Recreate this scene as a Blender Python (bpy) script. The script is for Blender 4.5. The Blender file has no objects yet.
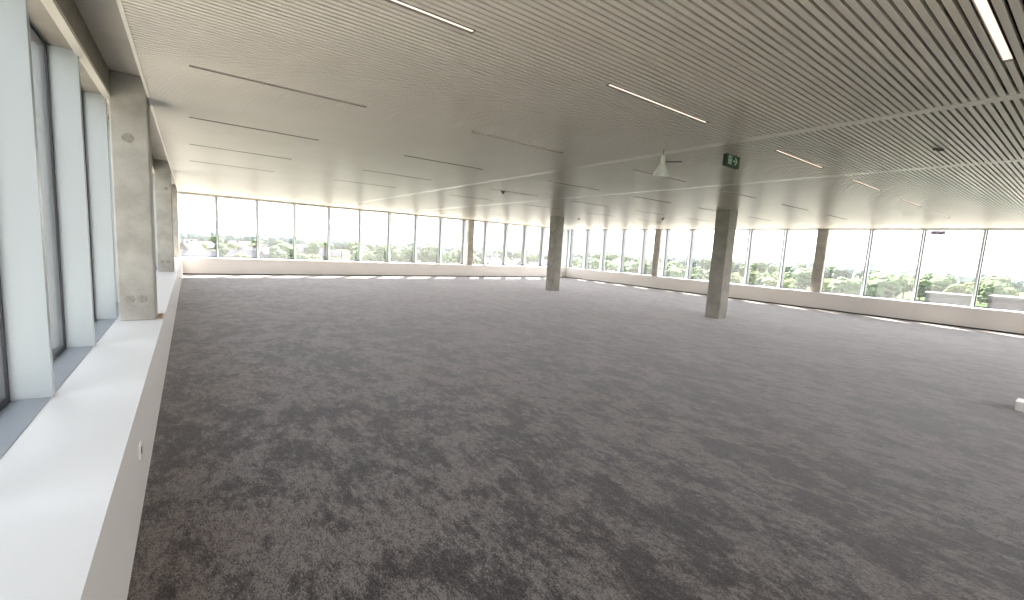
import bpy, bmesh, math, random
from mathutils import Vector, Matrix, noise
PI = math.pi
scn = bpy.context.scene
COL = scn.collection

# ------------------------------------------------------------------ camera, sky, sun, exposure
cam = bpy.data.cameras.new('camera')
cam.sensor_width = 36.0
cam.lens = 438.4 / 1024 * 36.0
cam.clip_start = 0.05
cam.clip_end = 6000
camo = bpy.data.objects.new('camera', cam)
COL.objects.link(camo)
rt = Vector((-0.58701292, -0.80766519, 0.05561276))
up = Vector((0.12786225, -0.02466066, 0.9914853))
fw = Vector((0.79941671, -0.58912545, -0.11774601))
camo.matrix_world = Matrix(((rt.x, up.x, -fw.x, 0), (rt.y, up.y, -fw.y, 0), (rt.z, up.z, -fw.z, 1.6), (0, 0, 0, 1)))
scn.camera = camo

scn.view_settings.view_transform = 'Standard'
scn.view_settings.look = 'None'
scn.view_settings.gamma = 1
scn.view_settings.use_curve_mapping = False
scn.view_settings.exposure = 3.0

w = bpy.data.worlds.new('sky')
scn.world = w
w.use_nodes = True
nt = w.node_tree
nt.nodes.clear()
wo = nt.nodes.new('ShaderNodeOutputWorld')
bg = nt.nodes.new('ShaderNodeBackground')
tc = nt.nodes.new('ShaderNodeTexCoord')
sx = nt.nodes.new('ShaderNodeSeparateXYZ')
cr = nt.nodes.new('ShaderNodeValToRGB')
cr.color_ramp.elements[0].position = 0.0
cr.color_ramp.elements[0].color = (1.0, 0.97, 0.93, 1)
cr.color_ramp.elements[1].position = 0.7
cr.color_ramp.elements[1].color = (0.74, 0.86, 1.0, 1)
nt.links.new(tc.outputs['Generated'], sx.inputs[0])
nt.links.new(sx.outputs['Z'], cr.inputs[0])
nt.links.new(cr.outputs[0], bg.inputs[0])
# the sky is brighter on the sun's side (-y) than opposite it (+y)
sr = nt.nodes.new('ShaderNodeMapRange')
sr.inputs['From Min'].default_value = -0.5; sr.inputs['From Max'].default_value = 0.7
sr.inputs['To Min'].default_value = 1.15; sr.inputs['To Max'].default_value = 0.52
nt.links.new(sx.outputs['Y'], sr.inputs['Value'])
nt.links.new(sr.outputs['Result'], bg.inputs[1])
nt.links.new(bg.outputs[0], wo.inputs[0])

sun = bpy.data.lights.new('sun', 'SUN')
sun.energy = 10.0
sun.angle = math.radians(0.6)
sun.color = (1.0, 0.95, 0.86)
suno = bpy.data.objects.new('sun', sun)
COL.objects.link(suno)
suno.rotation_euler = Vector((-0.70, 0.50, -1.0)).to_track_quat('-Z', 'Y').to_euler()
suno.location = (30, -20, 40)

# ------------------------------------------------------------------ dimensions (metres)
H = 2.93        # underside of the slat ceiling
BH = 0.609      # bench height
YL, XF, YR = 0.26, 19.75, -18.49       # bench fronts
GL, GF, GR = 0.83, 20.32, -19.06       # glass planes
XB = -5.04       # back wall
SL = 3.12       # slab soffit
HF_ = 2.90      # window head

# ------------------------------------------------------------------ helpers
def bx(bm, x0, x1, y0, y1, z0, z1):
    x0, x1 = min(x0, x1), max(x0, x1); y0, y1 = min(y0, y1), max(y0, y1); z0, z1 = min(z0, z1), max(z0, z1)
    v = [bm.verts.new(p) for p in ((x0,y0,z0),(x1,y0,z0),(x1,y1,z0),(x0,y1,z0),(x0,y0,z1),(x1,y0,z1),(x1,y1,z1),(x0,y1,z1))]
    for f in ((0,3,2,1),(4,5,6,7),(0,1,5,4),(1,2,6,5),(2,3,7,6),(3,0,4,7)):
        bm.faces.new([v[i] for i in f])
def lathe(bm, prof, seg=24, cx=0, cy=0):
    rings = []
    for r, z in prof:
        rings.append([bm.verts.new((cx + r*math.cos(2*PI*k/seg), cy + r*math.sin(2*PI*k/seg), z)) for k in range(seg)])
    for a, b in zip(rings, rings[1:]):
        for k in range(seg):
            bm.faces.new((a[k], a[(k+1) % seg], b[(k+1) % seg], b[k]))
    bm.faces.new(rings[0][::-1]); bm.faces.new(rings[-1])
def tube(bm, p0, p1, r, seg=10):
    p0, p1 = Vector(p0), Vector(p1); d = (p1-p0).normalized(); q = d.to_track_quat('Z', 'Y')
    a = [bm.verts.new(p0 + q @ Vector((r*math.cos(2*PI*k/seg), r*math.sin(2*PI*k/seg), 0))) for k in range(seg)]
    b = [bm.verts.new(p1 + q @ Vector((r*math.cos(2*PI*k/seg), r*math.sin(2*PI*k/seg), 0))) for k in range(seg)]
    for k in range(seg): bm.faces.new((a[k], a[(k+1) % seg], b[(k+1) % seg], b[k]))
    bm.faces.new(a[::-1]); bm.faces.new(b)
def obj(name, bm, mat, parent=None, smooth=False, bevel=0):
    bmesh.ops.recalc_face_normals(bm, faces=bm.faces[:])
    me = bpy.data.meshes.new(name)
    bm.to_mesh(me); bm.free()
    me.materials.append(mat)
    if smooth:
        for p in me.polygons: p.use_smooth = True
    o = bpy.data.objects.new(name, me)
    COL.objects.link(o)
    if parent: o.parent = parent
    if bevel:
        m = o.modifiers.new('bevel', 'BEVEL'); m.width = bevel; m.segments = 2
    return o
def struct(name, bm, mat, parent=None, **k):
    o = obj(name, bm, mat, parent, **k)
    if not parent: o['kind'] = 'structure'
    return o
def tag(o, label, cat, group=None):
    o['label'] = label; o['category'] = cat
    if group: o['group'] = group
    return o
def thing(name, label, cat, loc=(0, 0, 0), rz=0, group=None):
    o = bpy.data.objects.new(name, None); COL.objects.link(o)
    o.empty_display_size = 0.1
    o.location = loc; o.rotation_euler = (0, 0, rz)
    return tag(o, label, cat, group)
def dup(root, loc, rz=0, label=None, group=None, scale=None):
    r = root.copy(); COL.objects.link(r); r.location = loc; r.rotation_euler = (0, 0, rz)
    if scale: r.scale = scale
    if label: r['label'] = label
    if group: r['group'] = group
    for ch in list(root.children):
        c = ch.copy(); COL.objects.link(c); c.parent = r
        for g in list(ch.children):
            d = g.copy(); COL.objects.link(d); d.parent = c
    return r

# ------------------------------------------------------------------ materials
def mat(name, color, rough=0.5, spec=0.5, metal=0.0, sheen=0.0):
    m = bpy.data.materials.new(name); m.use_nodes = True
    b = m.node_tree.nodes['Principled BSDF']
    b.inputs['Base Color'].default_value = (*color, 1)
    b.inputs['Roughness'].default_value = rough
    b.inputs['Specular IOR Level'].default_value = spec
    b.inputs['Metallic'].default_value = metal
    b.inputs['Sheen Weight'].default_value = sheen
    return m
def noisy(m, c0, c1, scale=3.0, detail=6, lo=0.35, hi=0.65, bump=0.0, stretch=(1, 1, 1), bscale=None):
    n = m.node_tree.nodes; l = m.node_tree.links
    t = n.new('ShaderNodeTexCoord'); mp = n.new('ShaderNodeMapping'); mp.inputs['Scale'].default_value = stretch
    no = n.new('ShaderNodeTexNoise'); no.inputs['Scale'].default_value = scale; no.inputs['Detail'].default_value = detail
    no.inputs['Roughness'].default_value = 0.6
    r = n.new('ShaderNodeValToRGB')
    r.color_ramp.elements[0].position = lo; r.color_ramp.elements[0].color = (*c0, 1)
    r.color_ramp.elements[1].position = hi; r.color_ramp.elements[1].color = (*c1, 1)
    l.new(t.outputs['Object'], mp.inputs[0]); l.new(mp.outputs[0], no.inputs['Vector'])
    l.new(no.outputs['Fac'], r.inputs[0]); l.new(r.outputs[0], n['Principled BSDF'].inputs['Base Color'])
    if bump:
        bp = n.new('ShaderNodeBump'); bp.inputs['Strength'].default_value = bump; bp.inputs['Distance'].default_value = 0.01
        n2 = n.new('ShaderNodeTexNoise'); n2.inputs['Scale'].default_value = bscale or scale*4; n2.inputs['Detail'].default_value = 4
        l.new(mp.outputs[0], n2.inputs['Vector']); l.new(n2.outputs['Fac'], bp.inputs['Height'])
        l.new(bp.outputs[0], n['Principled BSDF'].inputs['Normal'])
    return m

M = {}
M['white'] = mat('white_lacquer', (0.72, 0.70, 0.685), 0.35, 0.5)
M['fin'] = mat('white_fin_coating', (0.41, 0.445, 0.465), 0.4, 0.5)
M['ledge'] = mat('grey_aluminium_ledge', (0.27, 0.285, 0.31), 0.35, 0.5)
M['outer'] = mat('outer_fin_aluminium', (0.10, 0.105, 0.11), 0.25, 0.6, 0.3)
M['gasket'] = mat('black_gasket', (0.012, 0.012, 0.02), 0.4)
M['beam_shaded'] = noisy(mat('slab_concrete_shaded', (0.3, 0.3, 0.3), 0.8, 0.3), (0.24, 0.22, 0.19), (0.31, 0.29, 0.25), 2.0, 6, bump=0.1)  # slab concrete again, with the left beam's shade darkened into its colour
M['profile'] = mat('cream_head_profile', (0.62, 0.58, 0.50), 0.5)
M['dark'] = mat('black_backing', (0.012, 0.011, 0.010), 0.9, 0.2)
M['slat'] = noisy(mat('slat_coating', (0.5, 0.5, 0.5), 0.30, 0.5), (0.70, 0.65, 0.58), (0.74, 0.69, 0.62), 1.2, 2)
M['trim'] = mat('ceiling_trim_coating', (0.74, 0.70, 0.63), 0.28, 0.5)
M['concrete'] = noisy(mat('column_concrete', (0.4, 0.4, 0.4), 0.75, 0.3), (0.31, 0.295, 0.262), (0.47, 0.45, 0.41), 3.2, 9, 0.32, 0.68, 0.25, (1, 1, 1), 60)
M['patch'] = noisy(mat('concrete_filler', (0.2, 0.2, 0.2), 0.85, 0.2), (0.25, 0.235, 0.205), (0.34, 0.32, 0.28), 30, 5)
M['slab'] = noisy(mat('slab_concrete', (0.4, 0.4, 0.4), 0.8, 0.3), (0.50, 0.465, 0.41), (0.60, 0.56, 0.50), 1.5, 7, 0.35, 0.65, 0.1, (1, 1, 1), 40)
M['plaster'] = mat('wall_plaster', (0.7, 0.69, 0.66), 0.8)
M['chrome'] = mat('outlet_white', (0.85, 0.83, 0.8), 0.3)
M['hole'] = mat('outlet_recess', (0.05, 0.045, 0.04), 0.6)
M['wood'] = noisy(mat('raw_wood', (0.5, 0.3, 0.2), 0.7), (0.42, 0.27, 0.17), (0.55, 0.38, 0.25), 20, 4, stretch=(1, 8, 8))
M['blackplastic'] = mat('black_plastic', (0.02, 0.02, 0.02), 0.4)
M['greyplastic'] = mat('grey_plastic', (0.12, 0.11, 0.10), 0.5)
M['film'] = mat('crinkled_white_film', (0.9, 0.9, 0.87), 0.35)
M['film'].node_tree.nodes['Principled BSDF'].inputs['Alpha'].default_value = 0.95

def emis(name, col, s):
    m = bpy.data.materials.new(name); m.use_nodes = True
    n = m.node_tree.nodes; b = n['Principled BSDF']
    b.inputs['Base Color'].default_value = (0.8, 0.78, 0.74, 1)
    b.inputs['Emission Color'].default_value = (*col, 1); b.inputs['Emission Strength'].default_value = s
    return m
M['lamp'] = emis('warm_diffuser', (1.0, 0.78, 0.62), 0.17)

def glass():
    # thin clear pane: mirror reflection rising at grazing angles, plus a faint milky veil added to imitate outdoor haze
    m = bpy.data.materials.new('window_glass'); m.use_nodes = True
    n = m.node_tree.nodes; l = m.node_tree.links; n.clear()
    o = n.new('ShaderNodeOutputMaterial'); mx = n.new('ShaderNodeMixShader'); md = n.new('ShaderNodeMixShader')
    t = n.new('ShaderNodeBsdfTransparent'); t.inputs[0].default_value = (0.94, 0.935, 0.93, 1)
    d = n.new('ShaderNodeBsdfTranslucent'); d.inputs[0].default_value = (0.9, 0.9, 0.92, 1)
    g = n.new('ShaderNodeBsdfGlossy'); g.inputs['Roughness'].default_value = 0.0; g.inputs[0].default_value = (1, 1, 1, 1)
    lw = n.new('ShaderNodeLayerWeight'); lw.inputs[0].default_value = 0.5
    p = n.new('ShaderNodeMath'); p.operation = 'POWER'; p.inputs[1].default_value = 5
    a = n.new('ShaderNodeMath'); a.operation = 'MULTIPLY_ADD'; a.inputs[1].default_value = 0.9; a.inputs[2].default_value = 0.03
    l.new(lw.outputs['Facing'], p.inputs[0]); l.new(p.outputs[0], a.inputs[0]); l.new(a.outputs[0], mx.inputs[0])
    md.inputs[0].default_value = 0.016
    l.new(t.outputs[0], md.inputs[1]); l.new(d.outputs[0], md.inputs[2])
    l.new(md.outputs[0], mx.inputs[1]); l.new(g.outputs[0], mx.inputs[2]); l.new(mx.outputs[0], o.inputs[0])
    return m
M['glass'] = glass()

def carpet():
    m = mat('carpet', (0.1, 0.1, 0.1), 0.9, 0.3, 0, 0.42)
    n = m.node_tree.nodes; l = m.node_tree.links; b = n['Principled BSDF']
    b.inputs['Sheen Roughness'].default_value = 0.45
    b.inputs['Sheen Tint'].default_value = (0.85, 0.82, 0.85, 1)
    t = n.new('ShaderNodeTexCoord')
    def no(scale, detail, rough, st, dist=0.0):
        mp = n.new('ShaderNodeMapping'); mp.inputs['Scale'].default_value = st; l.new(t.outputs['Object'], mp.inputs[0])
        x = n.new('ShaderNodeTexNoise'); x.inputs['Scale'].default_value = scale; x.inputs['Detail'].default_value = detail
        x.inputs['Roughness'].default_value = rough; x.inputs['Distortion'].default_value = dist
        l.new(mp.outputs[0], x.inputs['Vector']); return x.outputs['Fac']
    def math_(op, a, c):
        x = n.new('ShaderNodeMath'); x.operation = op
        for i, q in enumerate((a, c)):
            if isinstance(q, (int, float)): x.inputs[i].default_value = q
            else: l.new(q, x.inputs[i])
        return x.outputs[0]
    def ramp(fac, stops):
        r = n.new('ShaderNodeValToRGB'); e = r.color_ramp.elements
        while len(e) < len(stops): e.new(0.5)
        for q, (p, c) in zip(e, stops): q.position = p; q.color = (*c, 1)
        l.new(fac, r.inputs[0]); return r.outputs[0]
    big = no(4.2, 12, 0.78, (0.6, 1, 1), 0.2)     # ragged worn-looking patches, drawn out along the tiles
    soft = no(0.8, 3, 0.5, (0.7, 1, 1))
    med = no(24, 10, 0.9, (0.5, 1, 1), 0.1)
    fine = no(120, 2, 0.8, (0.55, 1, 1))
    edge = ramp(math_('ADD', math_('MULTIPLY', big, 0.8), math_('MULTIPLY', soft, 0.2)), [(0.455, (0, 0, 0)), (0.535, (1, 1, 1))])
    s = math_('ADD', math_('MULTIPLY', med, 0.62), math_('MULTIPLY', fine, 0.38))
    s = math_('ADD', s, math_('MULTIPLY', edge, 0.085))
    base = ramp(s, [(0.45, (0.011, 0.008, 0.007)), (0.505, (0.032, 0.026, 0.023)), (0.555, (0.078, 0.067, 0.061)), (0.62, (0.20, 0.178, 0.166))])
    hue = ramp(no(0.9, 3, 0.5, (1, 1, 1)), [(0.4, (1.0, 0.93, 0.90)), (0.6, (0.98, 0.97, 0.97))])
    mx = n.new('ShaderNodeMix'); mx.data_type = 'RGBA'; mx.blend_type = 'MULTIPLY'; mx.inputs[0].default_value = 1.0
    l.new(base, mx.inputs[6]); l.new(hue, mx.inputs[7]); l.new(mx.outputs[2], b.inputs['Base Color'])
    bp = n.new('ShaderNodeBump'); bp.inputs['Strength'].default_value = 0.5; bp.inputs['Distance'].default_value = 0.004
    l.new(fine, bp.inputs['Height']); l.new(bp.outputs[0], b.inputs['Normal'])
    return m
M['carpet'] = carpet()

# ------------------------------------------------------------------ room shell
bm = bmesh.new(); bx(bm, XB-0.2, 20.6, -19.35, 1.1, -0.4, 0.0); struct('floor', bm, M['carpet'])
bm = bmesh.new(); bx(bm, XB, XF, YL, 1.05, 0.0, BH); struct('wall_left', bm, M['white'])
def bench(name, boxes, gap):
    bm = bmesh.new()
    for b in boxes: bx(bm, *b)
    o = struct(name, bm, M['white'])
    return o
# far and right benches stand on a recessed dark plinth
bench('wall_far', [(XF, 20.54, 1.05, YR, 0.03, BH)], None)
bench('wall_right', [(XB, 20.54, YR, -19.28, 0.035, BH)], None)
bm = bmesh.new(); bx(bm, XF+0.03, 20.54, 1.05, YR, 0.0, 0.03); struct('baseboard_far', bm, M['dark'])
bm = bmesh.new(); bx(bm, XB, 20.54, YR-0.03, -19.28, 0.0, 0.035); struct('baseboard_right', bm, M['dark'])
bm = bmesh.new(); bx(bm, XB-0.2, XB, -19.28, 1.05, 0.0, BH); struct('wall_back', bm, M['white'])
bm = bmesh.new(); bx(bm, XB-0.2, XB, -19.28, 1.05, HF_, SL); struct('trim_16', bm, M['slab'])
# floor slab above, its underside is seen between slat ceiling and windows
bm = bmesh.new(); bx(bm, XB-0.25, 20.56, -19.3, 1.07, SL+0.3, SL+0.6); bx(bm, XB-0.2, 20.37, -19.12, 0.9, SL, SL+0.3); struct('trim_1', bm, M['slab'])
# spandrel beams above the glass
HL, HF, HR = 2.895, 2.90, 2.93
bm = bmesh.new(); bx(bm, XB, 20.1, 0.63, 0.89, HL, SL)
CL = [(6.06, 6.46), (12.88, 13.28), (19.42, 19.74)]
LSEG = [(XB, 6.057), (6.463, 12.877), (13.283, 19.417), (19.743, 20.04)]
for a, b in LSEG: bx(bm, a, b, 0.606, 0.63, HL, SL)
struct('trim_2', bm, M['beam_shaded'])
bm = bmesh.new(); bx(bm, 20.1, 20.37, 0.89, -18.84, HF, SL); struct('trim_3', bm, M['slab'])
bm = bmesh.new(); bx(bm, XB, 20.37, -18.84, -19.11, HR, SL); struct('trim_4', bm, M['slab'])
# pale head profiles under the beams' inner edge
for i, (x0, x1, y0, y1, z) in enumerate(((XB, 20.04, 0.605, 0.662, HL), (20.04, 20.1, 0.662, -18.78, HF), (XB, 20.1, -18.78, -18.84, HR))):
    bm = bmesh.new()
    if i == 0:
        for a, b in LSEG: bx(bm, a, b, y0, 0.63, z-0.035, z-0.001)
        bx(bm, x0, x1, 0.63, y1, z-0.035, z-0.001)
    else: bx(bm, x0, x1, y0, y1, z-0.012, z+0.03)
    struct('trim_%d' % (5+i), bm, M['profile'])
# grey aluminium ledges between the fins
bm = bmesh.new(); bx(bm, XB, 20.1, 0.662, GL, BH, BH+0.004); struct('trim_8', bm, M['ledge'])
bm = bmesh.new(); bx(bm, 20.152, GF, GL, YR, BH, BH+0.004); struct('trim_9', bm, M['white'])
bm = bmesh.new(); bx(bm, XB, 20.152, -18.892, GR, BH, BH+0.004); struct('trim_10', bm, M['white'])

# ------------------------------------------------------------------ slat ceiling
COLS = [(6.2, 6.6, -12.0, -11.6), (13.1, 13.5, -12.0, -11.6)]
XROW = [0.56, 2.56, 4.66, 6.71, 8.76, 10.81]
YLAMP = [(-0.03, -1.47), (-2.71, -4.16), (-5.66, -7.10), (-8.24, -9.68), (-10.92, -12.36), (-13.62, -15.06)]
SECT = [(0.30, -4.94), (-5.08, -7.70), (-7.84, -18.58)]
bm = bmesh.new()
n0, n1 = int((XB + 0.1)/0.05), int(19.75/0.05)
def seg_sub(segs, a, b):
    out = []
    for s0, s1 in segs:      # s0 > s1
        if b >= s0 or a <= s1: out.append((s0, s1)); continue
        if s0 > a: out.append((s0, a))
        if b > s1: out.append((b, s1))
    return out
for k in range(n0, n1):
    x = k*0.05 + 0.01
    segs = list(SECT)
    for cx0, cx1, cy0, cy1 in COLS:
        if cx0-0.02 < x < cx1+0.02: segs = seg_sub(segs, cy1+0.004, cy0-0.004)
    if any(abs(x-r) < 0.01 for r in XROW):
        for a, b in YLAMP: segs = seg_sub(segs, a+0.005, b-0.005)
    for s0, s1 in segs:
        bx(bm, x-0.0165, x+0.0165, s0, s1, H, H+0.028)
ceiling = struct('ceiling', bm, M['slat'])
bm = bmesh.new(); bx(bm, XB, 19.8, 0.30, -18.6, H+0.075, H+0.085)
obj('ceiling_backing', bm, M['dark'], ceiling)
bm = bmesh.new(); bx(bm, XB, 19.8, -4.945, -5.075, H-0.001, H+0.06); bx(bm, XB, 19.8, -7.705, -7.835, H-0.001, H+0.06)
obj('cross_strip', bm, M['trim'], ceiling)
bm = bmesh.new()
bx(bm, XB, 19.82, 0.298, 0.322, H-0.003, H+0.09)
bx(bm, 19.79, 19.81, 0.298, -18.6, H-0.003, H+0.09)
bx(bm, XB, 19.81, -18.58, -18.6, H-0.003, H+0.09)
obj('edge_trim', bm, M['trim'], ceiling)

# ------------------------------------------------------------------ windows: pane, black frame, inner white fin, outer aluminium fin
def window_bay(pitch, z1):
    root = bpy.data.objects.new('window_1', None); COL.objects.link(root); root['kind'] = 'structure'
    root.empty_display_size = 0.1
    z0 = BH+0.004
    bm = bmesh.new(); bx(bm, 0.03, pitch-0.03, -0.006, 0.006, z0+0.03, z1-0.02); obj('pane', bm, M['glass'], root)
    bm = bmesh.new()
    bx(bm, 0.024, 0.046, -0.012, 0.03, z0, z1); bx(bm, pitch-0.046, pitch-0.024, -0.012, 0.03, z0, z1)
    bx(bm, 0.046, pitch-0.046, -0.012, 0.03, z0, z0+0.03); bx(bm, 0.046, pitch-0.046, -0.012, 0.03, z1-0.025, z1)
    obj('frame', bm, M['gasket'], root)
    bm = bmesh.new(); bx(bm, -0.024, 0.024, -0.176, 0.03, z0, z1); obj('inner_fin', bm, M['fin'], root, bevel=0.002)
    bm = bmesh.new(); bx(bm, -0.03, 0.03, 0.031, 0.25, -0.4, z1+0.4); obj('outer_fin', bm, M['outer'], root)
    return root
wn = [0]
def name_win(o):
    wn[0] += 1; o.name = 'window_%d' % wn[0]
def row(proto, pts, rz):
    for i, p in enumerate(pts):
        o = proto if i == 0 else dup(proto, p, rz)
        o.location = p; o.rotation_euler = (0, 0, rz); name_win(o)
# left wall (local +y points outwards)
pl = window_bay(1.36, HL)
row(pl, [(3.49+1.36*k, GL, 0) for k in range(-6, 12)], 0)
pf = window_bay(1.348, HF)
row(pf, [(GF, -0.83-1.348*k + 0, 0) for k in range(-1, 13)], -PI/2)
pr = window_bay(1.36, HR)
row(pr, [(2.40+1.36*k, GR, 0) for k in range(-4, 14)], PI)
fill_bay = window_bay(1.348, HF)
row(fill_bay, [(XB-0.06, -19.0+1.348*k, 0) for k in range(0, 14)], PI/2)  # unseen window row behind the camera, added for fill light
# solid corner piers closing the ends of the window rows
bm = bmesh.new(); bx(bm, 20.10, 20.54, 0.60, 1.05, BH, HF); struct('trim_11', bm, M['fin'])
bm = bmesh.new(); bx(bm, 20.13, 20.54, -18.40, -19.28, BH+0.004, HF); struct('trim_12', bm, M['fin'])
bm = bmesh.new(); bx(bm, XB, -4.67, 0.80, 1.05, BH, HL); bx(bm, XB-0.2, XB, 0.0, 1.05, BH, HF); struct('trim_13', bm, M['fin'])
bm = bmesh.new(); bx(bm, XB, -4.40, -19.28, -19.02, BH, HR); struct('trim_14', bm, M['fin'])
# outer parapet below the glass, facade outside
bm = bmesh.new(); bx(bm, XB, 20.54, 0.87, 1.04, -0.4, -0.0); struct('trim_15', bm, M['outer'])

# ------------------------------------------------------------------ concrete columns
def column(x0, x1, y0, y1, z0, z1, label, marks=()):
    cx, cy = (x0+x1)/2, (y0+y1)/2
    t = thing('concrete_column', label, 'column', (cx, cy, z0))
    bm = bmesh.new(); bx(bm, x0-cx, x1-cx, y0-cy, y1-cy, 0, z1-z0)
    obj('shaft', bm, M['concrete'], t, bevel=0.012)
    random.seed(int(x0*100))
    for (py, pz, r) in marks:
        bm = bmesh.new(); vs = []
        c0 = [bm.verts.new((x0-cx-0.0012, py-cy + r*(1+random.uniform(-.13, .13))*math.cos(2*PI*k/18), pz-z0 + r*0.95*(1+random.uniform(-.13, .13))*math.sin(2*PI*k/18))) for k in range(18)]
        c1 = [bm.verts.new(v.co + Vector((0.003, 0, 0))) for v in c0]
        bm.faces.new(c0); bm.faces.new(c1[::-1])
        for k in range(18): bm.faces.new((c0[k], c0[(k+1) % 18], c1[(k+1) % 18], c1[k]))
        obj('filled_tie_hole', bm, M['patch'], t)
    return t
column(6.2, 6.6, -12.0, -11.6, 0, SL, 'tall square concrete column standing on the carpet, nearer and wider of the two freestanding ones')
column(13.1, 13.5, -12.0, -11.6, 0, SL, 'freestanding concrete column on the carpet further off, near the far right corner of the room')
column(6.06, 6.46, 0.325, 0.622, BH, SL, 'large concrete column on the left window bench, closest to the camera, with two round filler marks low down',
       [(0.53, 0.84, 0.043), (0.425, 0.84, 0.043), (0.485, 2.49, 0.05)])
column(12.88, 13.28, 0.325, 0.622, BH, SL, 'second concrete column on the left window bench, behind the large one', [(0.53, 0.84, 0.045), (0.425, 0.84, 0.04), (0.42, 2.5, 0.04)])
column(19.42, 19.74, 0.325, 0.622, BH, SL, 'last concrete column on the left window bench, by the far left corner')
column(19.83, 20.035, -11.94, -11.59, BH, SL, 'narrow concrete column on the bench in the middle of the far window row')
column(13.31, 13.65, -18.775, -18.62, BH, SL, 'concrete column at the right window row, seen between the two freestanding columns')
column(6.27, 6.61, -18.775, -18.62, BH, SL, 'concrete column at the right window row, to the right of the nearer freestanding column')

# ------------------------------------------------------------------ linear ceiling lights, one slat wide, diffuser set back
rows_w = ['nearest row', 'second row', 'third row', 'fourth row', 'fifth row', 'sixth row']
cols_w = ['closest to left windows', 'second from left windows', 'between the cross strips', 'just past far cross strip', 'second past far cross strip', 'third past far cross strip']
lamp0 = thing('linear_light', '', 'ceiling light', (0, 0, 0), 0, 'slim linear lights in the slat ceiling')
L_ = 1.44
bm = bmesh.new(); bx(bm, -0.0215, 0.0215, -L_/2, L_/2, 0.0115, 0.0155); obj('diffuser', bm, M['lamp'], lamp0)
bm = bmesh.new()
bx(bm, -0.0235, -0.0217, -L_/2, L_/2, 0.0, 0.05); bx(bm, 0.0217, 0.0235, -L_/2, L_/2, 0.0, 0.05)
bx(bm, -0.0217, 0.0217, -L_/2, L_/2, 0.02, 0.05)
bx(bm, -0.0217, 0.0217, -L_/2-0.003, -L_/2, 0.0, 0.05); bx(bm, -0.0217, 0.0217, L_/2, L_/2+0.003, 0.0, 0.05)
obj('housing', bm, M['greyplastic'], lamp0)
first = True
for i, x in enumerate(XROW):
    for j, (a, b) in enumerate(YLAMP):
        if i == 0 and j != 1: continue
        lab = 'slim linear light in slat ceiling, %s, %s' % (rows_w[i], cols_w[j])
        if first: o = lamp0; o['label'] = lab; o.location = (x, (a+b)/2, H-0.001); first = False
        else: dup(lamp0, (x, (a+b)/2, H-0.001), 0, lab)

# ------------------------------------------------------------------ exit sign under the ceiling
sg = thing('exit_sign', 'small green emergency exit sign with running figure and arrow, hanging under the slat ceiling', 'sign', (3.0, -5.54, 2.765))
bm = bmesh.new(); bx(bm, 0.0, 0.045, -0.165, 0.165, 0.0, 0.145); obj('case', bm, M['blackplastic'], sg, bevel=0.003)
bm = bmesh.new(); bx(bm, -0.002, -0.0002, -0.155, 0.155, 0.008, 0.137)
M['signgreen'] = mat('sign_green', (0.004, 0.045, 0.012), 0.4)
M['signwhite'] = mat('sign_white', (0.62, 0.8, 0.68), 0.5)
face = obj('face_panel', bm, M['signgreen'], sg)
def poly(bm, pts, x0=-0.0045, x1=-0.0021):
    a = [bm.verts.new((x0, p[0], p[1])) for p in pts]; b = [bm.verts.new((x1, p[0], p[1])) for p in pts]
    bm.faces.new(a); bm.faces.new(b[::-1])
    for k in range(len(pts)): bm.faces.new((a[k], a[(k+1) % len(pts)], b[(k+1) % len(pts)], b[k]))
# pictogram: y runs to the left as seen from the room; door with a running figure, then an arrow pointing right
bm = bmesh.new()
def R4(y0, y1, z0, z1): poly(bm, [(y0, z0), (y1, z0), (y1, z1), (y0, z1)])
R4(0.118, 0.108, 0.02, 0.125); R4(0.05, 0.04, 0.02, 0.125); R4(0.108, 0.05, 0.115, 0.125)
poly(bm, [(0.08 + 0.010*math.cos(k*PI/5), 0.1 + 0.010*math.sin(k*PI/5)) for k in range(10)])
poly(bm, [(0.094, 0.085), (0.072, 0.088), (0.066, 0.055), (0.086, 0.052)])
poly(bm, [(0.072, 0.086), (0.054, 0.070), (0.058, 0.064), (0.076, 0.076)])
poly(bm, [(0.094, 0.084), (0.104, 0.064), (0.099, 0.061), (0.086, 0.076)])
poly(bm, [(0.078, 0.054), (0.066, 0.054), (0.056, 0.030), (0.063, 0.024)])
poly(bm, [(0.088, 0.054), (0.076, 0.054), (0.092, 0.026), (0.103, 0.028)])
obj('running_figure', bm, M['signwhite'], face)
bm = bmesh.new()
poly(bm, [(0.0, 0.064), (0.0, 0.082), (-0.05, 0.082), (-0.05, 0.064)])
poly(bm, [(-0.035, 0.118), (-0.056, 0.118), (-0.096, 0.073), (-0.076, 0.073)])
poly(bm, [(-0.035, 0.028), (-0.056, 0.028), (-0.096, 0.073), (-0.076, 0.073)])
obj('arrow', bm, M['signwhite'], face)
bm = bmesh.new(); tube(bm, (0.022, 0.1, 0.145), (0.022, 0.1, 0.166), 0.004); obj('hanger', bm, M['blackplastic'], sg)
bm = bmesh.new(); tube(bm, (0.022, -0.1, 0.145), (0.022, -0.1, 0.166), 0.004); obj('hanger', bm, M['blackplastic'], sg)

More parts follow.
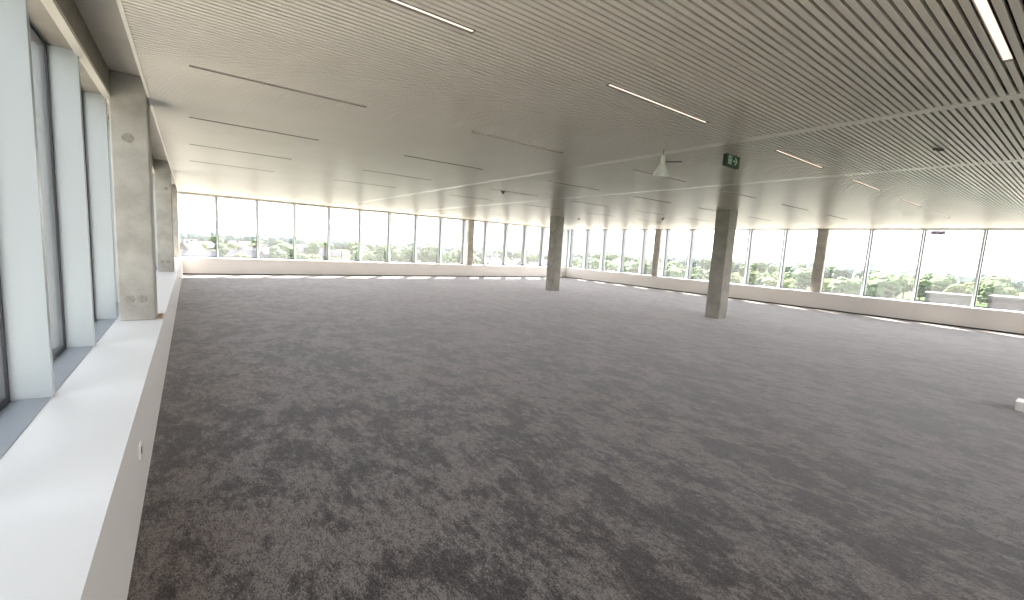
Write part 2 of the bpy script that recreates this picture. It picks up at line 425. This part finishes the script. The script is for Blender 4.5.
# ------------------------------------------------------------------ hanging device wrapped in white film, with a thin dark arm
hd = thing('hanging_sensor', 'white film-wrapped cone hanging from the slat ceiling with a thin dark arm', 'sensor', (3.5, -4.80, H))
bm = bmesh.new(); tube(bm, (0, 0, 0.0), (0, 0, -0.10), 0.004); obj('rod', bm, M['greyplastic'], hd)
bm = bmesh.new(); lathe(bm, [(0.026, -0.185), (0.030, -0.15), (0.024, -0.085), (0.012, -0.075)], 14); obj('neck', bm, M['film'], hd, True)
bm = bmesh.new()
seg = 28; rings = []
for r, z, amp in ((0.024, -0.18, 0.002), (0.045, -0.20, 0.004), (0.075, -0.26, 0.008), (0.10, -0.315, 0.012), (0.108, -0.33, 0.014)):
    rings.append([bm.verts.new((0.85*(r+amp*math.sin(k*5.3+z*40))*math.cos(2*PI*k/seg), 0.05*(z+0.18)*-1.2+(r+amp*math.sin(k*4.1))*math.sin(2*PI*k/seg), z+amp*math.sin(k*2.7))) for k in range(seg)])
for a, b in zip(rings, rings[1:]):
    for k in range(seg): bm.faces.new((a[k], a[(k+1) % seg], b[(k+1) % seg], b[k]))
bm.faces.new(rings[0][::-1]); bm.faces.new(rings[-1])
obj('wrapped_shade', bm, M['film'], hd)
bm = bmesh.new(); tube(bm, (0, -0.02, -0.155), (0.03, -0.44, -0.085), 0.007); obj('arm', bm, M['blackplastic'], hd)

# ------------------------------------------------------------------ small ceiling devices
def detector(x, y, label):
    t = thing('smoke_detector', label, 'smoke detector', (x, y, H))
    bm = bmesh.new(); lathe(bm, [(0.05, 0.0), (0.05, -0.02), (0.045, -0.028), (0.03, -0.032)], 20); obj('base', bm, M['greyplastic'], t, True)
    bm = bmesh.new(); lathe(bm, [(0.03, -0.03), (0.032, -0.045), (0.02, -0.06), (0.006, -0.064)], 16); obj('sensor_head', bm, M['greyplastic'], t, True)
detector(8.8, -6.04, 'small dark round detector under the ceiling, left of the far freestanding column')
detector(13.0, -12.7, 'small dark round detector under the ceiling, just right of the far freestanding column')
detector(9.55, -13.4, 'small dark round detector under the ceiling, left of the nearer freestanding column')
cl = thing('sensor_bracket', 'small black bar-shaped sensor under the slat ceiling at the right', 'sensor', (1.30, -6.60, H), math.radians(60))
bm = bmesh.new(); bx(bm, -0.055, 0.055, -0.014, 0.014, -0.022, 0.0); obj('bar', bm, M['blackplastic'], cl, bevel=0.003)
bm = bmesh.new(); lathe(bm, [(0.012, -0.022), (0.012, -0.03), (0.006, -0.034)], 12); obj('lens', bm, M['greyplastic'], cl)

# ------------------------------------------------------------------ sockets on the left bench front
for x, lab in ((3.08, 'white power socket low on the left bench front, nearest the camera'),
               (8.9, 'white power socket on the left bench front, beside the large concrete column'),
               (14.2, 'small white power socket on the left bench front, farthest from the camera')):
    t = thing('power_socket', lab, 'socket', (x, YL, 0.36))
    bm = bmesh.new(); bx(bm, -0.04, 0.04, -0.009, 0.0, -0.04, 0.04); obj('plate', bm, M['chrome'], t, bevel=0.003)
    bm = bmesh.new(); lathe(bm, [(0.019, 0), (0.022, 0.002)], 20)
    bmesh.ops.rotate(bm, verts=bm.verts, matrix=Matrix.Rotation(PI/2, 3, 'X')); bmesh.ops.translate(bm, verts=bm.verts, vec=(0, -0.0095, 0))
    obj('socket_recess', bm, M['hole'], t)
bm = bmesh.new(); bx(bm, -0.13, 0.13, -0.022, 0.022, 0, 0.02)
o = obj('wood_block', bm, M['wood'], bevel=0.003); o.location = (6.26, 0.298, BH)
tag(o, 'small flat piece of bare wood lying on the bench beside the large column', 'wood block')

# small white box on the carpet at the right edge of the picture
t = thing('junction_box', 'small white box standing on the carpet at the right picture edge', 'box', (0.42, -8.06, 0))
bm = bmesh.new(); bx(bm, -0.08, 0.08, -0.12, 0.12, 0, 0.10); obj('body', bm, M['white'], t, bevel=0.006)
bm = bmesh.new(); bx(bm, -0.084, 0.084, -0.124, 0.124, 0.1, 0.115); obj('lid', bm, M['white'], t, bevel=0.004)

# notice stuck on the glass of the right windows (unreadable blocks of violet-grey)
t = thing('window_notice', 'small violet-grey notice stuck high on a right-hand window pane', 'notice', (3.435, GR+0.008, 2.76))
M['notice'] = noisy(mat('notice_print', (0.3, 0.26, 0.4), 0.5), (0.20, 0.16, 0.28), (0.42, 0.38, 0.5), 18, 1, 0.48, 0.52)
bm = bmesh.new(); bx(bm, -0.17, 0.17, 0.0, 0.003, 0, 0.12); obj('sheet', bm, M['notice'], t)

# ------------------------------------------------------------------ outside: ground, trees, houses
GZ = -15.0
M['ground'] = noisy(mat('ground_grass', (0.1, 0.1, 0.1), 0.95, 0.0), (0.030, 0.046, 0.020), (0.050, 0.058, 0.034), 0.01, 6)
bm = bmesh.new(); bx(bm, -2500, 5000, -5000, 2500, GZ-1, GZ); struct('ground', bm, M['ground'])
M['bounce'] = noisy(mat('bounce_ground_pale', (0.4, 0.4, 0.4), 0.9, 0.2), (0.17, 0.16, 0.145), (0.22, 0.21, 0.19), 0.3, 4)
bm = bmesh.new(); bx(bm, -70, 115, -115, 70, GZ, GZ+0.1); struct('unseen_bounce_ground', bm, M['bounce'])  # unseen pale ground, added to bounce light up onto the ceiling
M['leaf'] = [noisy(mat('foliage_%s' % n, c, 0.8, 0.1), tuple(v*0.72 for v in c), c, 0.5, 5, 0.35, 0.65, 0.3, (1, 1, 1), 1.2)
             for n, c in (('mid', (0.054, 0.084, 0.034)), ('yellow', (0.082, 0.104, 0.034)), ('blue', (0.048, 0.072, 0.060)))]
M['bark'] = mat('bark', (0.08, 0.06, 0.045), 0.9)
def crown_mesh(seed, R, hgt, n, m):
    rnd = random.Random(seed); bm = bmesh.new()
    for i in range(n):
        a = rnd.uniform(0, 2*PI); q = math.sqrt(rnd.random())*R*0.62; zz = rnd.uniform(0.40, 0.84)*hgt
        if i == 0: a, q, zz = 0, 0, hgt*0.62
        r = R*rnd.uniform(0.34, 0.56) if i else R*0.72
        r0 = bmesh.ops.create_icosphere(bm, subdivisions=3, radius=r)['verts']
        off = Vector((q*math.cos(a), q*math.sin(a), min(zz, hgt-r*0.9)))
        for v in r0:
            d = v.co.normalized()
            s = 1 + 0.28*noise.noise(d*2.3 + Vector((seed*3.1, i*7.7, 0))) + 0.22*noise.noise(d*6 + Vector((i*3.3, seed, 5)))
            v.co = d*r*s; v.co.z *= 0.85; v.co += off
    return bm
protos = []
M['hazeleaf'] = noisy(mat('foliage_haze_tinted', (0.08, 0.1, 0.1), 0.9, 0.1), (0.058, 0.080, 0.078), (0.078, 0.100, 0.094), 0.05, 4)  # aerial haze tinted into the base colour of the distant woods
for s, (R, h, n, mi) in enumerate(((5.2, 12.5, 9, 0), (6.2, 14.0, 11, 0), (4.6, 11.5, 8, 1), (5.6, 13.0, 10, 2))):
    t = thing('tree', 'tree', 'tree', (0, 0, GZ))
    obj('crown', crown_mesh(s+1, R, h, n, M['leaf'][mi]), M['leaf'][mi], t)
    bm = bmesh.new(); lathe(bm, [(0.45, 0), (0.32, 2.0), (0.28, h*0.5)], 10); obj('trunk', bm, M['bark'], t)
    protos.append(t)
LAB_F = 'hazy leafy tree outside beyond the far window row'
LAB_R = 'leafy green tree outside beyond the right window row'
used = set()
spots = []
def free(p, r):
    if any(math.hypot(p[0]-q[0], p[1]-q[1]) < r+q[2] for q in spots): return False
    spots.append((p[0], p[1], r)); return True
def tree(az, dist, k, sc, far):
    p = (dist*math.cos(az), dist*math.sin(az), GZ)
    if not free(p, 6.3*sc): return
    lab, grp = (LAB_F, 'trees beyond the far windows') if far else (LAB_R, 'trees beyond the right windows')
    r = random.uniform(0, 6.28)
    if k not in used:
        used.add(k); o = protos[k]; o.location = p; o.rotation_euler = (0, 0, r); o.scale = (sc, sc, sc); o['label'] = lab; o['group'] = grp
    else: o = dup(protos[k], p, r, lab, grp, (sc, sc, sc))
    return o
random.seed(11)
def A(d): return math.radians(d)
# azimuths are degrees from the depth axis; far wall spans 0..-43, right wall -43..-84
for i in range(34):       # far wall, right half: a thick belt of trees
    tree(A(-17 - 14*(i % 17)/16 + random.uniform(-.5, .5)), random.uniform(230, 330), random.choice([0, 1, 3, 0]), random.uniform(0.95, 1.2), True)
for i in range(16):       # left half: scattered
    tree(A(-1 - 17*i/15 + random.uniform(-.6, .6)), random.uniform(300, 480), random.choice([0, 2, 1]), random.uniform(0.85, 1.05), True)
for i in range(11):       # garden trees between the first houses
    tree(A(-1.5 - 15.5*i/10 + random.uniform(-.5, .5)), random.uniform(185, 300), random.choice([0, 2, 1]), random.uniform(0.75, 0.95), True)
for i in range(18):
    tree(A(-30 - 14*(i/17) + random.uniform(-.5, .5)), random.uniform(330, 520), random.choice([0, 1, 3]), random.uniform(0.85, 1.1), True)
for i in range(70):
    az = -44 - 41*i/69
    d = random.uniform(165, 260)
    if az < -77.5: d = random.uniform(300, 420)
    tree(A(az + random.uniform(-.4, .4)), d, random.choice([0, 1, 2, 1]), random.uniform(0.92, 1.12), False)
for i in range(36):
    az = -44 - 41*i/35
    tree(A(az + random.uniform(-.6, .6)), random.uniform(380, 560), random.choice([3, 0, 3, 1]), random.uniform(1.05, 1.3), False)
# distant woods: uncountable, three ridges of crowns
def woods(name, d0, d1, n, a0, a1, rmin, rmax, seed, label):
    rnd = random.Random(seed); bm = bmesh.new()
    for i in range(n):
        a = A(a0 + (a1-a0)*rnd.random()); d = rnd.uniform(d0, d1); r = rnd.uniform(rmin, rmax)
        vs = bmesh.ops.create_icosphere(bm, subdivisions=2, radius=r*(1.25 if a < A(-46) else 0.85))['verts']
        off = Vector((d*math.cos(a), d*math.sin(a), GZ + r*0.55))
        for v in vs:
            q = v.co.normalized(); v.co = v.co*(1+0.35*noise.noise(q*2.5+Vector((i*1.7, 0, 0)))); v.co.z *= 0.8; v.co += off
    o = obj(name, bm, M['hazeleaf']); tag(o, label, 'woods'); o['kind'] = 'stuff'
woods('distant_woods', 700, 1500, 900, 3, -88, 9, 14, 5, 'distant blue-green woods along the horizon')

# houses beyond the far left windows
M['hwall'] = [mat('render_white', (0.070, 0.068, 0.064), 0.9, 0.08), mat('render_brick', (0.055, 0.042, 0.038), 0.9, 0.1)]
M['roof'] = [mat('roof_grey', (0.040, 0.041, 0.048), 0.9, 0.08), mat('roof_red', (0.055, 0.040, 0.036), 0.9, 0.08), mat('roof_pale', (0.055, 0.056, 0.062), 0.9, 0.08)]
M['hwin'] = mat('house_window_glass', (0.08, 0.1, 0.13), 0.1, 0.8)
def house(L, W, hw, hr, wm, rm):
    t = thing('house', 'house', 'house', (0, 0, GZ))
    bm = bmesh.new(); bx(bm, -L/2, L/2, -W/2, W/2, 0, hw)
    a = [bm.verts.new(p) for p in ((-L/2, -W/2, hw), (-L/2, W/2, hw), (-L/2, 0, hw+hr-0.1))]; bm.faces.new(a)
    b = [bm.verts.new(p) for p in ((L/2, -W/2, hw), (L/2, W/2, hw), (L/2, 0, hw+hr-0.1))]; bm.faces.new(b)
    obj('walls', bm, wm, t)
    bm = bmesh.new()
    e = 0.4; s = hr/(W/2)
    for sg_ in (-1, 1):
        pts = [(-L/2-e, sg_*(W/2+e), hw-e*s), (L/2+e, sg_*(W/2+e), hw-e*s), (L/2+e, 0, hw+hr), (-L/2-e, 0, hw+hr)]
        lo = [bm.verts.new(p) for p in pts]; hi = [bm.verts.new((p[0], p[1], p[2]+0.25)) for p in pts]
        bm.faces.new(lo); bm.faces.new(hi[::-1])
        for k in range(4): bm.faces.new((lo[k], lo[(k+1) % 4], hi[(k+1) % 4], hi[k]))
    obj('roof', bm, rm, t)
    bm = bmesh.new(); bx(bm, L*0.2, L*0.2+0.9, -0.45, 0.45, hw+hr*0.6, hw+hr+1.2); obj('chimney', bm, M['hwall'][1], t)
    for sg_ in (-1, 1):
        for zz in (1.0, 3.7):
            for xx in (-L*0.3, L*0.05, L*0.3):
                bm = bmesh.new(); bx(bm, xx-0.6, xx+0.6, sg_*(W/2), sg_*(W/2+0.06), zz, zz+1.3); obj('window', bm, M['hwin'], t)
    return t
hp = [house(12, 9, 5.6, 3.6, M['hwall'][0], M['roof'][0]), house(10, 9, 5.4, 4.0, M['hwall'][1], M['roof'][1]), house(22, 10, 5.8, 3.4, M['hwall'][0], M['roof'][2])]
random.seed(4)
hu = set()
def place_house(az, d, k, rz):
    p = (d*math.cos(az), d*math.sin(az), GZ)
    if not free(p, (7.6, 7.0, 12.5)[k]): return
    lab = ['white house with grey gable roof outside the far windows', 'brick house with red gable roof outside the far windows', 'long white house with pale gable roof outside the far windows'][k]
    g = 'houses of this kind beyond the far windows'
    g = ['grey-roofed houses', 'red-roofed houses', 'pale-roofed houses'][k] + ' beyond the far windows'
    if k not in hu:
        hu.add(k); o = hp[k]; o.location = p; o.rotation_euler = (0, 0, rz); o['label'] = lab; o['group'] = g
    else: dup(hp[k], p, rz, lab, g)
for i in range(46):
    r_, c_ = divmod(i, 12)
    place_house(A(-0.2 - 17*c_/11 + random.uniform(-.5, .5)), 215 + 75*r_ + random.uniform(-18, 18), random.choice([0, 1, 2, 0, 2]), random.uniform(0.6, 2.4))
for i in range(14):
    place_house(A(-31 - 9*(i % 7)/6 + random.uniform(-.5, .5)), 250 + 60*(i//7) + random.uniform(-15, 15), random.choice([0, 2]), random.uniform(0, 3))

# two flat-roofed buildings beyond the right windows
def block(az, d, L, W, h, wm, label, name, rz):
    t = thing(name, label, 'building', (d*math.cos(A(az)), d*math.sin(A(az)), GZ), rz)
    bm = bmesh.new(); bx(bm, -L/2, L/2, -W/2, W/2, 0, h); obj('walls', bm, wm, t)
    bm = bmesh.new(); bx(bm, -L/2-0.3, L/2+0.3, -W/2-0.3, W/2+0.3, h, h+0.5); obj('roof_edge', bm, M['hwall'][0], t)
    n = int(L/5)
    for i in range(n):
        x = -L/2 + (i+0.5)*L/n
        bm = bmesh.new(); bx(bm, x-1.6, x+1.6, W/2, W/2+0.08, h*0.35, h*0.75); obj('window', bm, M['hwin'], t)
    return t
M['brown'] = mat('brown_cladding', (0.034, 0.026, 0.028), 0.9, 0.05)
block(-88.4, 178, 28, 14, 10.6, M['brown'], 'long brown flat-roofed building outside at the far right', 'flat_roofed_building', A(-88.4-90))
block(-81.3, 176, 10, 11, 10.2, M['hwall'][0], 'pale flat-roofed building outside, left of the brown one', 'flat_roofed_building', A(-81.3-90))
